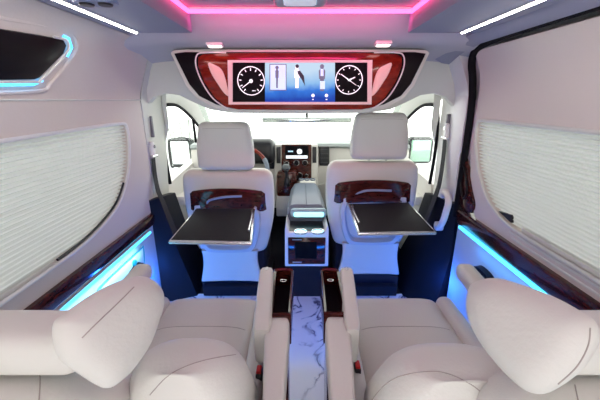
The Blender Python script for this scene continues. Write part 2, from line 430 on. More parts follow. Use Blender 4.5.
# B pillars + seals
for s, nm in ((-1, 'left'), (1, 'right')):
    bm = bmesh.new()
    if s < 0:
        prism(bm, [V((-.85, 1.785, .60)), V((-.85, 1.99, .60)), V((-.85, 2.02, 1.17)), V((-.80, 2.02, 1.40)), V((-.80, 1.785, 1.40)), V((-.85, 1.785, 1.20))][::1], V((-.05, 0, 0)), .004)
        L = []
        for y in (1.785, 1.86, 1.94, 2.02):
            L.append([V((s*x, y, z)) for x, z in ((.855, 1.15), (.835, 1.25), (.80, 1.35), (.77, 1.42))]+[V((s*x, y, z)) for x, z in ((.90, 1.44), (.905, 1.15))])
        loft(bm, L)
    else:
        prism(bm, [V((.85, 1.70, .62)), V((.85, 1.97, .62)), V((.85, 2.0, 1.17)), V((.85, 2.0, 1.25)), V((.85, 1.70, 1.25))], V((.05, 0, 0)), .004)
        L = []
        for y in (1.70, 1.8, 1.9, 2.0):
            L.append([V((s*x, y, z)) for x, z in ((.855, 1.2), (.835, 1.28), (.80, 1.36), (.77, 1.42))]+[V((s*x, y, z)) for x, z in ((.90, 1.44), (.905, 1.2))])
        loft(bm, L)
    finish('pillar_trim_'+nm, bm, LEATHER2 if s < 0 else WHITE, kind='structure')
    # dark lower pillar cover and door step side
    bm = bmesh.new()
    x0, x1 = sorted((.70*s, .90*s))
    q = [V((.80*s, 1.72 if s < 0 else 1.63, 0)), V((.66*s, 1.78, 0)), V((.66*s, 2.12, 0)), V((.90*s, 2.12, 0)), V((.90*s, 1.70 if s < 0 else 1.63, 0))]
    top = [V((.842*s, 1.72 if s < 0 else 1.63, .66)), V((.80*s, 1.80, .66)), V((.82*s, 2.02, .62)), V((.90*s, 2.02, .62)), V((.90*s, 1.70 if s < 0 else 1.63, .66))]
    mid = [a.lerp(b, .55)+V((.03*s, 0, 0)) for a, b in zip(q, top)]
    loft(bm, [q, mid, top])
    finish('pillar_cover_'+nm, bm, SATIN, kind='structure')
    # front doors: inner panel with belt line
    bm = bmesh.new()
    prism(bm, [V((.85*s, 2.0, -.02)), V((.85*s, 3.12, -.02)), V((.85*s, 3.10, .72)), V((.85*s, 2.7, .74)), V((.85*s, 2.0, .68))], V((.06*s, 0, 0)), .004)
    box(bm, *sorted((.79*s, .86*s)), 2.1, 2.7, .50, .57, .02)
    d = finish('door_'+('1' if s < 0 else '2'), bm, PLASTIC, kind='structure')
    # upper door frame arch (cream) and black window seal
    arch = [(2.02, .68), (2.0, .9), (2.02, 1.09), (2.08, 1.160), (2.20, 1.17), (2.35, 1.15), (2.58, 1.065), (2.84, .93), (3.0, .83), (3.06, .74)]
    a3 = smooth([V((.845*s, y, z)) for y, z in arch], 5)
    bm = bmesh.new()
    tube(bm, a3, .011, 8)
    # quarter-light divider
    tube(bm, [V((.845*s, 2.60, 1.05)), V((.845*s, 2.64, .74))], .011, 8)
    finish('window_seal', bm, RUBBER, d)
    up = smooth([V((.86*s, y, z)) for y, z in arch[1:]], 5)
    o2 = smooth([V((.80*s, 2.0, 1.05)), V((.79*s, 1.98, 1.2)), V((.77*s, 2.0, 1.34)), V((.76*s, 2.12, 1.35)), V((.76*s, 2.30, 1.32)), V((.76*s, 2.62, 1.18)), V((.78*s, 2.86, 1.02)), V((.80*s, 3.06, .88)), V((.82*s, 3.12, .74))], 5)
    n = min(len(up), len(o2)); bm = bmesh.new()
    loft(bm, [up[:n], [a.lerp(b, .4)+V((-.012*s, 0, .008)) for a, b in zip(up[:n], o2[:n])], o2[:n], [p+V((.04*s, 0, .05)) for p in o2[:n]]], cap=False, closed=False)
    finish('pillar_front_'+nm, bm, LEATHER2, kind='structure')
    bm = bmesh.new()
    prism(bm, [V((.875*s, 2.02, .70)), V((.875*s, 3.05, .74)), V((.875*s, 2.84, .93)), V((.875*s, 2.58, 1.065)), V((.875*s, 2.35, 1.15)), V((.875*s, 2.1, 1.17)), V((.875*s, 2.02, 1.10))], V((.004*s, 0, 0)))
    finish('window_'+('3' if s < 0 else '4'), bm, GLASS, smooth=False, kind='structure')
# sliding-door gasket on the right
bm = bmesh.new()
g = [(.842, 1.625, .60), (.842, 1.63, .9), (.842, 1.635, 1.15), (.832, 1.64, 1.28), (.812, 1.635, 1.36), (.797, 1.60, 1.405), (.785, 1.52, 1.427), (.778, 1.35, 1.437), (.776, 1.0, 1.44), (.776, .4, 1.44), (.776, YR, 1.44)]
tube(bm, smooth(g, 6), .017, 10)
finish('door_gasket', bm, RUBBER, kind='structure')
bm = bmesh.new()
L = []
for p in smooth([(.73, YR, 0), (.73, 1.2, 0), (.73, 1.5, -.004), (.735, 1.66, -.02), (.745, 1.80, -.05)], 5):
    L.append([V((p.x+a, p.y, 1.455+p.z+b)) for a, b in ((.05, -.012), (.03, -.028), (-.01, -.022), (-.045, -.004), (-.045, .03), (.07, .05))])
loft(bm, L)
finish('trim_7', bm, LINER, kind='structure')

# ceiling: centre recess, side panels, header
bm = bmesh.new()
box(bm, -.45, .45, YR, 1.34, 1.515, 1.55)
for s in (-1, 1):
    outx = .665
    prism(bm, [V((s*.405, YR, 1.44)), V((s*outx, YR, 1.44)), V((s*outx, YR, 1.50)), V((s*.95, YR, 1.54)), V((s*.95, YR, 1.56)), V((s*.44, YR, 1.56)), V((s*.405, YR, 1.505))], V((0, 1.335-YR, 0)), .003)
finish('ceiling', bm, LINER, kind='structure')
bm = bmesh.new()
pr = [(1.30, 1.522), (1.37, 1.512), (1.43, 1.488), (1.475, 1.448), (1.56, 1.430), (1.70, 1.424), (1.86, 1.40), (2.15, 1.335), (2.2, 1.36), (2.2, 1.60), (1.29, 1.58)]
L = []
for x in (-.93, -.80, -.72, -.60, -.45, -.3, 0, .3, .45, .60, .72, .80, .93):
    dz = -.035*max(0, (abs(x)-.6)/.3)**1.5
    yy = .0
    L.append([V((x, y+(yy if i < 1 else 0), z+dz)) for i, (y, z) in enumerate(pr)])
loft(bm, L)
finish('header_beam', bm, mat('header_liner', (.50, .49, .55), .75, bump=.2, bscale=200), kind='structure')
# bulkhead arch behind the overhead console
bm = bmesh.new()
half = [(.86, 1.45), (.86, 1.16), (.80, 1.215), (.735, 1.235), (.66, 1.225), (.58, 1.185), (.50, 1.150), (.40, 1.135)]
out = [V((-x, 1.84, z)) for x, z in half]+[V((x, 1.84, z)) for x, z in reversed(half)]
prism(bm, out, V((0, .05, 0)), .004)
finish('bulkhead_arch', bm, LEATHER2, kind='structure')
# windscreen
bm = bmesh.new(); prism(bm, [V((-.80, 3.08, .80)), V((.80, 3.08, .80)), V((.74, 2.2, 1.34)), V((-.74, 2.2, 1.34))], V((0, .003, .004)))
finish('window_5', bm, GLASS, smooth=False, kind='structure')
# lower firewall
bm = bmesh.new(); box(bm, -.9, .9, 3.13, 3.18, -.05, .82); finish('firewall', bm, NAVY, kind='structure')

# ================================================================ CEILING LIGHTS
t = thing('pink_light_strip', 'pink neon light strip running around the recessed ceiling', 'light strip')
bm = bmesh.new(); box(bm, -.40, .40, 1.275, 1.288, 1.494, 1.506, .003)
for s in (-1, 1): box(bm, *sorted((s*.390, s*.402)), YR, 1.288, 1.494, 1.506, .003)
finish('tube', bm, PINKLED, t)
bm = bmesh.new(); box(bm, -.405, .405, 1.284, 1.292, 1.504, 1.514)
for s in (-1, 1): box(bm, *sorted((s*.398, s*.4045)), YR, 1.288, 1.505, 1.514)
finish('channel', bm, WHITE, t); rebase(t)
for s, nm in ((-1, 'left'), (1, 'right')):
    t = thing('ceiling_light_strip', 'thin white light strip set along the %s ceiling panel' % nm, 'light strip', 'white ceiling light strips')
    xs = .605 if s < 0 else .60
    bm = bmesh.new(); box(bm, *sorted((s*(xs-.0045), s*(xs+.0045))), YR, 1.315, 1.434, 1.4405, .002); finish('diffuser', bm, WHITELED, t)
    bm = bmesh.new()
    for d in (-.010, .008): box(bm, *sorted((s*(xs+d), s*(xs+d+.002))), YR, 1.32, 1.4365, 1.441)
    finish('rim', bm, WHITE, t); rebase(t)
for i, (u, v) in enumerate(((215, 44.5), (383, 43.5))):
    c = P(u, v, Z=1.432)
    t = thing('reading_lamp', 'small oblong lit reading lamp above the %s end of the monitor console' % ('left', 'right')[i], 'lamp', 'reading lamps on the header')
    M = Matrix.Translation(c)@Matrix.Rotation(-.1, 4, 'X')
    bm = bmesh.new(); box(bm, -.036, .036, -.022, .022, -.008, .008, .006, 3, M); finish('bezel', bm, WHITE, t)
    bm = bmesh.new(); box(bm, -.028, .028, -.016, .014, -.011, -.004, .003, 2, M); finish('lens', bm, LAMP, t); rebase(t)
t = thing('ceiling_lamp', 'grey rounded ceiling pod with pale lens at the roof centre', 'lamp')
bm = bmesh.new(); box(bm, -.085, .085, .95, 1.175, 1.482, 1.515, .02, 4); finish('housing', bm, mat('grey_pod', (.30, .33, .38), .4), t)
bm = bmesh.new(); box(bm, -.05, .05, .98, 1.13, 1.476, 1.49, .01, 3); finish('lens', bm, mat('pod_lens', (.7, .75, .8), .3, emit=.3, ecol=(.8, .9, 1)), t); rebase(t)
t = thing('ceiling_vent', 'black oval air vent pair in the left ceiling panel', 'vent')
bm = bmesh.new(); cushion(bm, [(V((-.52, .93, 1.442)), .055, .03, 3), (V((-.52, .93, 1.434)), .052, .027, 3)]); finish('bezel', bm, mat('vent_bezel', (.2, .25, .4), .3), t)
for x in (-.545, -.497):
    bm = bmesh.new(); cushion(bm, [(V((x, .93, 1.436)), .019, .020, 2), (V((x, .93, 1.430)), .016, .016, 2)]); finish('louvre', bm, BLACK, t)
rebase(t)

# ================================================================ OVERHEAD MONITOR CONSOLE
YC = 1.60
def pc(u, v, y=YC): return P(u, v, Y=y)
def mir(pts): return pts+[(600-u, v) for u, v in reversed(pts)]
t = thing('overhead_monitor_console', 'wide tapered overhead console with wood trim and dashboard-style screen', 'console')
o_pts = mir([(300, 113.5), (232, 113), (214, 108), (196, 98), (186, 86), (176, 65), (170, 53), (173, 50), (186, 49)][::-1])
# order: top-left going down to the bottom centre, then mirrored up the right side
bm = bmesh.new(); prism(bm, [pc(u, v, 1.60) for u, v in o_pts], V((0, .22, 0)), .006); finish('housing', bm, LEATHER2, t)
k_pts = mir([(185, 52), (174, 53.5), (178, 62), (189, 84), (199, 96), (216, 104.5), (232, 108.5), (298, 109)])
bm = bmesh.new(); prism(bm, [pc(u, v, 1.594) for u, v in k_pts], V((0, .012, 0)), .002); finish('gloss_panel', bm, GLOSS, t)
w_pts = mir([(222, 53), (203, 54), (198, 57), (198, 66), (204, 82), (215, 98), (226, 107), (238, 109.5), (298, 110)])
bm = bmesh.new(); prism(bm, [pc(u, v, 1.580) for u, v in w_pts], V((0, .020, 0)), .004); finish('wood_surround', bm, REDW, t)
for f in (0, 1):
    q = [(226, 52.5), (205, 52.6), (197, 55), (196, 66), (202.5, 83), (213.5, 99), (228, 109)]
    if f: q = [(600-u, v) for u, v in q]
    bm = bmesh.new(); tube(bm, smooth([pc(u, v, 1.580) for u, v in q], 5), .0032, 8); finish('silver_bead', bm, WHITE, t)
    q = [(208, 63), (215, 65), (221, 69), (225, 78), (228.5, 95), (224, 93), (217, 83), (211, 73)]
    if f: q = [(600-u, v) for u, v in q]
    bm = bmesh.new(); prism(bm, smooth([pc(u, v, 1.575) for u, v in q], 4, True), V((0, .012, 0)), .002); finish('speaker_inset', bm, CREAMLAMP, t)
def rect(u0, v0, u1, v1, y, sk=0): return [pc(u0, v0, y), pc(u1, v0, y), pc(u1-sk, v1, y), pc(u0+sk, v1, y)]
bm = bmesh.new(); annulus(bm, rect(227.5, 60, 372.5, 104.5, 1.566, 1), rect(232.5, 62.5, 367.5, 102, 1.566), V((0, .02, 0))); finish('screen_frame', bm, mat('rose_frame', (.80, .64, .62), .3), t, smooth=False)
scr = finish('screen', (lambda b: (prism(b, rect(231, 61, 369, 103.5, 1.572), V((0, .012, 0))), b)[1])(bmesh.new()), SCR_BLACK, t, smooth=False)
bm = bmesh.new(); prism(bm, rect(265, 62.5, 335, 102.5, 1.570), V((0, .003, 0))); finish('blue_picture', bm, SCR_BLUE, scr, smooth=False)
def disc_pts(cu, cv, r, y, n=40): return [pc(cu, cv, y)+V((r*math.cos(2*PI*i/n), 0, r*math.sin(2*PI*i/n))) for i in range(n)]
PX = .00472
def bar(bm, c, a0, r0, r1, wdt, y):
    d = V((math.cos(a0), 0, math.sin(a0))); p = V((-d.z, 0, d.x)); 
    prism(bm, [c+d*r0-p*wdt, c+d*r1-p*wdt*.6, c+d*r1+p*wdt*.6, c+d*r0+p*wdt], V((0, .001, 0)))
for cu, cv, kind in ((251, 81, 'speed'), (349, 80, 'clock')):
    c = pc(cu, cv, 1.569)
    bm = bmesh.new(); annulus(bm, disc_pts(cu, cv, 13.4*PX, 1.569), disc_pts(cu, cv, 12.6*PX, 1.569), V((0, .002, 0)))
    if kind == 'speed':
        for k in range(11): bar(bm, c, math.radians(232-k*28.4), 9.4*PX, 11.8*PX, .5*PX, 0)
        bar(bm, c, math.radians(215), -1*PX, 11*PX, .45*PX, 0)
        prism(bm, disc_pts(cu, cv, 1.8*PX, 1.568, 16), V((0, .001, 0)))
        bar(bm, c+V((.004, 0, -9*PX)), 0, 0, 3.4*PX, .4*PX, 0)
    else:
        for k in range(12): bar(bm, c, math.radians(30*k), 10.2*PX, 11.8*PX, .42*PX, 0)
        bar(bm, c, math.radians(146), -1.5*PX, 9.5*PX, .55*PX, 0)
        bar(bm, c, math.radians(24), -1*PX, 6.5*PX, .7*PX, 0)
        bar(bm, c, math.radians(-33), 0, 9*PX, .25*PX, 0)
    finish('speed_dial' if kind == 'speed' else 'clock_dial', bm, SCR_WHITE, scr, smooth=False)
# picture content: framed card and three standing figures, two icons
bm = bmesh.new(); prism(bm, rect(270, 64.5, 286, 90, 1.569), V((0, .0008, 0))); finish('picture_card', bm, SCR_PALE, scr, smooth=False)
bm = bmesh.new(); annulus(bm, rect(269.5, 64, 286.5, 90.5, 1.5688), rect(270.3, 64.8, 285.7, 89.7, 1.5688), V((0, .0008, 0))); finish('card_border', bm, SCR_GREY, scr, smooth=False)
def fig(bm, u, v0, v1, wd, y=1.568):
    h = v1-v0
    prism(bm, disc_pts(u, v0+h*.09, h*.075*PX, y, 14), V((0, .0008, 0)))
    prism(bm, [pc(a, b, y) for a, b in ((u-wd*.25, v0+h*.17), (u+wd*.25, v0+h*.17), (u+wd*.5, v0+h*.25), (u+wd*.45, v0+h*.55), (u+wd*.3, v0+h*.56), (u+wd*.3, v0+h*.35), (u+wd*.28, v1), (u+.15, v1), (u, v0+h*.62), (u-.15, v1), (u-wd*.28, v1), (u-wd*.3, v0+h*.35), (u-wd*.3, v0+h*.56), (u-wd*.45, v0+h*.55), (u-wd*.5, v0+h*.25))], V((0, .0008, 0)))
bm = bmesh.new(); fig(bm, 277, 65.5, 88, 3.4); finish('figure_in_card', bm, SCR_GREY, scr, smooth=False)
bm = bmesh.new(); fig(bm, 297, 65, 88, 5.5); finish('figure_white', bm, SCR_WHITE, scr, smooth=False)
bm = bmesh.new(); prism(bm, [pc(a, b, 1.5675) for a, b in ((297, 71), (300, 70.5), (304, 76), (305, 86), (302, 80), (298, 74))], V((0, .0006, 0))); prism(bm, disc_pts(297.2, 66.2, 1.7*PX, 1.5675, 12), V((0, .0006, 0)))
finish('figure_cape', bm, SCR_DARK, scr, smooth=False)
bm = bmesh.new(); fig(bm, 322, 64, 91, 6.5); finish('figure_dark', bm, SCR_GREY, scr, smooth=False)
for q_ in ((320, 81, 325, 89), (320.5, 69, 323.5, 76)):
    bm = bmesh.new(); prism(bm, rect(*q_, 1.5675), V((0, .0006, 0))); finish('figure_highlight', bm, SCR_PALE, scr, smooth=False)
for u in (313, 326.5):
    bm = bmesh.new(); prism(bm, disc_pts(u, 95.5, 1.6*PX, 1.5685, 20), V((0, .0006, 0))); prism(bm, rect(u-.8, 99, u+.8, 100, 1.5685), V((0, .0006, 0))); finish('round_icon', bm, SCR_WHITE, scr, smooth=False)
rebase(t)

# ================================================================ LEFT OVERHEAD GLOSS PANEL
nrm = V((.19, 0, -.06)).normalized()
pl = (V((-.840, 0, 1.24)), V((.937, 0, -.350)).normalized())
t = thing('overhead_cabinet_door', 'glossy black angular panel on the upper left wall with blue edge glow', 'panel')
cab = [(-30, 24), (50, 37), (62, 39.5), (65, 45), (62, 53), (38, 77), (33, 79), (-30, 80)]
pts = [P(u, v, plane=pl) for u, v in cab]
n = pl[1]
bm = bmesh.new(); prism(bm, [p+n*.006 for p in pts], -n*.03, .003); finish('gloss_panel', bm, GLOSS, t)
bm = bmesh.new()
c = sum(pts, V())/len(pts)
tube(bm, [p+(p-c).normalized()*.006+n*.008 for p in smooth(pts[1:], 3)], .0045, 8); finish('pale_bead', bm, WHITE, t)
bm = bmesh.new(); q = [P(u, v, plane=pl)+n*.004 for u, v in ((-30, 84.5), (32, 84), (41, 80))]
tube(bm, q, .004, 8)
tube(bm, [P(u, v, plane=pl)+n*.004 for u, v in ((66, 56), (70.5, 47), (67.5, 38), (62, 35.5))], .004, 8)
finish('blue_edge_light', bm, mat('edge_led', (.1, .5, 1), .5, emit=3.2, ecol=(.06, .5, 1.0)), t)
bm = bmesh.new()
tube(bm, smooth([P(u, v, plane=pl)+n*.0 for u, v in ((-30, 12), (60, 28), (70, 32), (77, 45), (70, 60), (50, 84), (40, 91), (-30, 94))], 3), .007, 8)
finish('surround', bm, WALL, t); rebase(t)

# ================================================================ LOWER WALL LIGHTING
t = thing('wall_light_strip', 'cyan light strip under the wooden rail on the right wall', 'light strip', 'wall light strips')
bm = bmesh.new(); prism(bm, [V((.828, YR, .560)), V((.828, 1.555, .560)), V((.828, 1.555, .574)), V((.828, YR, .574))], V((.02, 0, 0)), .003)
finish('tube', bm, CYANLED, t)
bm = bmesh.new(); box(bm, .838, .852, YR, 1.57, .552, .576); finish('channel', bm, WHITE, t); rebase(t)
t = thing('wall_light_strip', 'pale blue light strip along the top of the left lower panel', 'light strip', 'wall light strips')
bm = bmesh.new(); box(bm, -.842, -.832, YR, 1.655, .488, .500, .003); finish('tube', bm, CYANLED, t)
bm = bmesh.new(); box(bm, -.851, -.838, YR, 1.66, .484, .504); finish('channel', bm, WHITE, t); rebase(t)
area('wall_wash_right', (.805, .75, .53), (0, math.radians(-40), 0), .03, 1.3, .6, (.03, .32, 1.0))
area('wall_wash_left', (-.795, .85, .46), (0, math.radians(40), 0), .03, 1.3, 3, (.22, .72, 1.0))
# pocket outline, button on the left panel
t = thing('door_pocket_panel', 'glowing white lower side panel with a round speaker button, left wall', 'panel')
pk = [(100, 292), (104, 284), (140, 250), (143, 247), (144, 262), (140, 275), (128, 285), (112, 295)]
pts = smooth([P(u, v, X=-.842) for u, v in pk], 4, True)
bm = bmesh.new(); prism(bm, pts, V((-.012, 0, 0)), .002); finish('pocket', bm, WHITE, t)
bm = bmesh.new(); tube(bm, pts, .004, 6, True); finish('outline', bm, mat('teal_line', (.05, .3, .4), .4), t)
bm = bmesh.new(); cyl(bm, P(133, 263, X=-.846), (1, 0, 0), .016, .012); finish('button', bm, mat('teal_button', (.02, .25, .4), .3), t)
bm = bmesh.new(); c = P(136, 272, X=-.83); cushion(bm, [(c+V((-.012, 0, 0)), .075, .028, 2.4), (c+V((.008, 0, 0)), .07, .024, 2.4)], (V((0, .93, .1)).normalized(), V((0, -.1, .93)).normalized())); finish('switch_panel', bm, GLOSS, t)
rebase(t)
t = thing('window_switch_panel', 'black oval switch panel on the right wall beside the armrest', 'switch panel')
c = P(482, 275, X=.83)
bm = bmesh.new(); cushion(bm, [(c+V((.02, 0, 0)), .07, .028, 2.4), (c+V((-.008, 0, 0)), .064, .024, 2.4)], (V((0, 1, 0)), V((0, 0, 1)))); finish('plate', bm, GLOSS, t)
for k in (-.03, 0, .03):
    bm = bmesh.new(); box(bm, c.x-.014, c.x-.006, c.y+k-.010, c.y+k+.010, c.z-.008, c.z+.010, .003); finish('button', bm, BLACK, t)
rebase(t)
# dark wood oval at the front of the sliding door trim
t = thing('door_handle_trim', 'dark wood curved trim with inset handle ahead of the right blind', 'trim')
q = [(461, 152), (465, 160), (468, 172), (471, 190), (474, 205), (470, 213), (461, 208), (459, 200), (459, 165)]
bm = bmesh.new(); prism(bm, smooth([P(u, v, X=.842) for u, v in q], 3, True), V((.02, 0, 0)), .003); finish('panel', bm, DARKW, t)
bm = bmesh.new(); tube(bm, smooth([P(u, v, X=.838) for u, v in ((463, 163), (466, 178), (467, 192), (463, 198), (461, 180))], 4, True), .006, 8, True); finish('handle', bm, GLOSS, t); rebase(t)

# ================================================================ CAB: DASHBOARD
t = thing('dashboard', 'cream dashboard with grey top, black vents and wood centre stack', 'dashboard')
YD = 2.60
def pd(u, v, y=YD): return P(u, v, Y=y)
bm = bmesh.new()
L = []
for x in (-.86, -.6, -.3, 0, .15, .3, .5, .7, .86):
    s = abs(x)/.86; y = YD+.02-.10*s*s
    L.append([V((x, y+.04, .30)), V((x, y+.02, .52)), V((x, y-.02, .60)), V((x, y, .72)), V((x, y+.0, .80)), V((x, y+.03, .845)), V((x, y+.1, .855)), V((x, 3.1, .80)), V((x, 3.1, .30))])
loft(bm, L); finish('body', bm, PLASTIC, t)
bm = bmesh.new(); L = []
for x in (-.86, -.6, -.3, 0, .3, .6, .86):
    s = abs(x)/.86; y = YD+.02-.10*s*s
    L.append([V((x, y-.012, .842)), V((x, y+.0, .862)), V((x, y+.1, .872)), V((x, 3.1, .825)), V((x, 3.1, .78)), V((x, y+.02, .82))])
loft(bm, L); finish('top_pad', bm, mat('dash_top_grey', (.34, .37, .37), .7), t)
def dplate(u0, v0, u1, v1, y, d, m, name, par, bev=.006):
    bm = bmesh.new(); prism(bm, [pd(u0, v0, y), pd(u1, v0, y), pd(u1, v1, y), pd(u0, v1, y)], V((0, d, 0)), bev); return finish(name, bm, m, par)
dplate(274.5, 144.5, 318, 197, 2.56, .08, PLASTIC, 'centre_surround', t, .012)
cs = dplate(281.5, 144.5, 311.5, 181, 2.548, .03, DARKW, 'centre_stack', t, .006)
sc = dplate(285, 146, 308.5, 159.5, 2.540, .02, SCR_BLACK, 'radio_screen', cs, .002)
dplate(286, 155.5, 307.5, 158.5, 2.538, .004, SCR_WHITE, 'button_row', sc, 0)
dplate(288, 150.7, 293, 152, 2.538, .004, SCR_PALE, 'clock_readout', sc, 0)
bm = bmesh.new(); cyl(bm, pd(299.5, 151.5, 2.54), (0, -1, 0), .021, .004); finish('map_disc', bm, SCR_WHITE, sc)
bm = bmesh.new(); cyl(bm, pd(299.5, 151.5, 2.536), (0, -1, 0), .010, .002); finish('map_centre', bm, SCR_PALE, sc)
for u, v, r in ((286.5, 164, .018), (296.5, 163, .020), (305, 163, .020), (299.5, 175.5, .022), (306.5, 175.5, .012)):
    bm = bmesh.new(); cyl(bm, pd(u, v, 2.548), (0, -1, 0), r, .014, r2=r*.85); finish('dial_knob', bm, GLOSS, cs)
    bm = bmesh.new(); c = pd(u, v, 2.546); tube(bm, [c+V((r*1.08*math.cos(2*PI*i/20), 0, r*1.08*math.sin(2*PI*i/20))) for i in range(20)], .002, 6, True); finish('dial_ring', bm, SILVER, cs)
for u0, u1, v1 in ((276.5, 280.5, 163.5), (312.5, 316.5, 163)):
    a = dplate(u0, 147, u1, v1, 2.550, .02, BLACK, 'air_vent', t, .004)
a = dplate(319.5, 146.5, 329.5, 166, 2.57, .04, BLACK, 'air_vent', t, .008)
for k in range(4):
    bm = bmesh.new(); p0, p1 = pd(320.5, 149.5+k*4.3, 2.568), pd(328.5, 149.5+k*4.3, 2.568); tube(bm, [p0, p1], .002, 6); finish('vent_slat', bm, mat('slat_grey', (.06, .06, .07), .4) if k == 0 else bpy.data.materials['slat_grey'], a)
a = dplate(267.5, 147, 274, 169, 2.57, .04, BLACK, 'air_vent', t, .006)
for k in range(3):
    bm = bmesh.new(); tube(bm, [pd(268.5, 151+k*4.5, 2.567), pd(273, 151+k*4.5, 2.567)], .002, 6); finish('vent_slat', bm, bpy.data.materials['slat_grey'], a)
# instrument hood in front of the driver
bm = bmesh.new(); body(bm, V((-.62, 2.56, .81)), V((-.20, 2.56, .81)), lambda q: (.085, .10, 0), Y1, Z1, 3, .05); finish('instrument_hood', bm, BLACK, t)
# glove box crease and lower shelf
bm = bmesh.new(); tube(bm, smooth([pd(318, 185), pd(330, 181), pd(342, 172), pd(352, 165)], 5), .006, 8); finish('glovebox_crease', bm, LEATHER2, t)
rebase(t)

t = thing('steering_wheel', 'steering wheel with red wood rim and black spokes behind driver headrest', 'steering wheel')
c = P(241, 171, Y=2.33); nx = V((0, -.80, .60)).normalized(); ax, ay = X1, nx.cross(X1)
def wp(r, a): return c+ax*r*math.cos(a)+ay*r*math.sin(a)
bm = bmesh.new(); tube(bm, [wp(.195, 2*PI*i/48) for i in range(48)], .015, 10, True); rim = finish('rim', bm, REDW, t)
bm = bmesh.new(); sgn = -1 if ay.z > 0 else 1
tube(bm, [wp(.195, math.radians(a)) for a in range(-50, 31, 5)], .017, 10); finish('rim_grip', bm, GREY, rim)
bm = bmesh.new(); pillow(bm, [wp(.075+.012*math.cos(3*a), a) for a in [2*PI*i/24 for i in range(24)]], nx, .03); finish('hub', bm, GREY, t)
for a in (0, PI, math.radians(270)):
    bm = bmesh.new(); tube(bm, [wp(.06, a), wp(.19, a)], [.024, .016], 8); finish('spoke', bm, SILVER if a == 0 else BLACK, t)
bm = bmesh.new(); cyl(bm, c-nx*.02, -nx, .035, .22); finish('column', bm, BLACK, t); rebase(t)

t = thing('gear_shifter', 'gear lever with round knob on red wood plinth below dashboard', 'gear shifter')
bm = bmesh.new(); prism(bm, [pd(276.5, 173, 2.42), pd(297, 172, 2.42), pd(297.5, 197, 2.42), pd(276.5, 197, 2.42)], V((0, .12, 0)), .02); pn = finish('plinth', bm, DARKW, t)
bm = bmesh.new(); box(bm, pd(276, 197, 2.42).x, pd(297.5, 197, 2.42).x, 2.43, 2.54, .3, pd(276, 196, 2.42).z, .01); finish('plinth_base', bm, PLASTIC, t)
bm = bmesh.new(); tube(bm, smooth([pd(287, 186, 2.42), pd(287, 178, 2.41), pd(286, 170, 2.40)], 4), [.022]*4+[.014]*5, 10); finish('boot', bm, BLACK, t)
bm = bmesh.new(); cc = pd(286, 167.5, 2.40); body(bm, cc-V((0, 0, .026)), cc+V((0, 0, .028)), lambda q: (.033, .03, 0), X1, Y1, 2, .028); finish('knob', bm, mat('knob_grey', (.10, .11, .12), .3), t); rebase(t)

# rear view mirror
t = thing('rear_view_mirror', 'slim rear view mirror hanging in front of the windscreen', 'mirror')
bm = bmesh.new(); a, b = P(262, 120, Y=2.2), P(352, 117, Y=2.2); box(bm, a.x, b.x, 2.19, 2.22, a.z-.016, a.z+.018, .012, 3); finish('shell', bm, mat('mirror_shell', (.75, .76, .75), .3), t)
bm = bmesh.new(); box(bm, a.x+.01, b.x-.01, 2.186, 2.192, a.z-.010, a.z+.012, .003); finish('mirror_glass', bm, mat('soft_mirror', (.6, .68, .66), .12, metal=.8), t)
bm = bmesh.new(); tube(bm, [V(((a.x+b.x)/2, 2.21, a.z)), V(((a.x+b.x)/2, 2.24, 1.36))], .008, 8); finish('stalk', bm, BLACK, t); rebase(t)

# door mirrors
for s, nm, (u, v) in ((-1, 'left', (181, 153)), (1, 'right', (421, 151))):
    t = thing('door_mirror', 'exterior door mirror seen through the %s front window' % nm, 'mirror', 'exterior door mirrors')
    t['label'] = 'white backed door mirror outside the left front window' if s < 0 else 'dark framed green-tinted door mirror outside right front window'
    c = P(u, v, X=s*1.02)
    hw, hh = (.105, .125) if s < 0 else (.11, .115)
    bm = bmesh.new(); body(bm, c+V((0, .05, -hh)), c+V((0, .05, hh)), lambda q: (hw, .05, 0), X1, Y1, 3.5, .04); finish('shell', bm, BLACK if s > 0 else BLACK, t)
    if s < 0:
        bm = bmesh.new(); tube(bm, smooth([c+V((-hw*.9, -.004, -hh*.85)), c+V((-hw*.9, -.004, hh*.7)), c+V((-hw*.6, -.004, hh*.92)), c+V((hw*.7, -.004, hh*.92)), c+V((hw*.8, -.004, -hh*.8)), c+V((-hw*.6, -.004, -hh*.92))], 4, True), .010, 8, True); finish('rim', bm, BLACK, t)
    bm = bmesh.new(); box(bm, c.x-hw*.78, c.x+hw*.72, c.y-.004, c.y+.004, c.z-hh*.78, c.z+hh*.78, .003); finish('mirror_glass', bm, MIRROR if s < 0 else mat('green_mirror', (.35, .52, .42), .1, metal=.9), t)
    bm = bmesh.new(); tube(bm, [c+V((0, .05, -hh*.8)), V((s*.90, c.y+.06, c.z-hh-.02))], .02, 8); finish('arm', bm, BLACK, t); rebase(t)

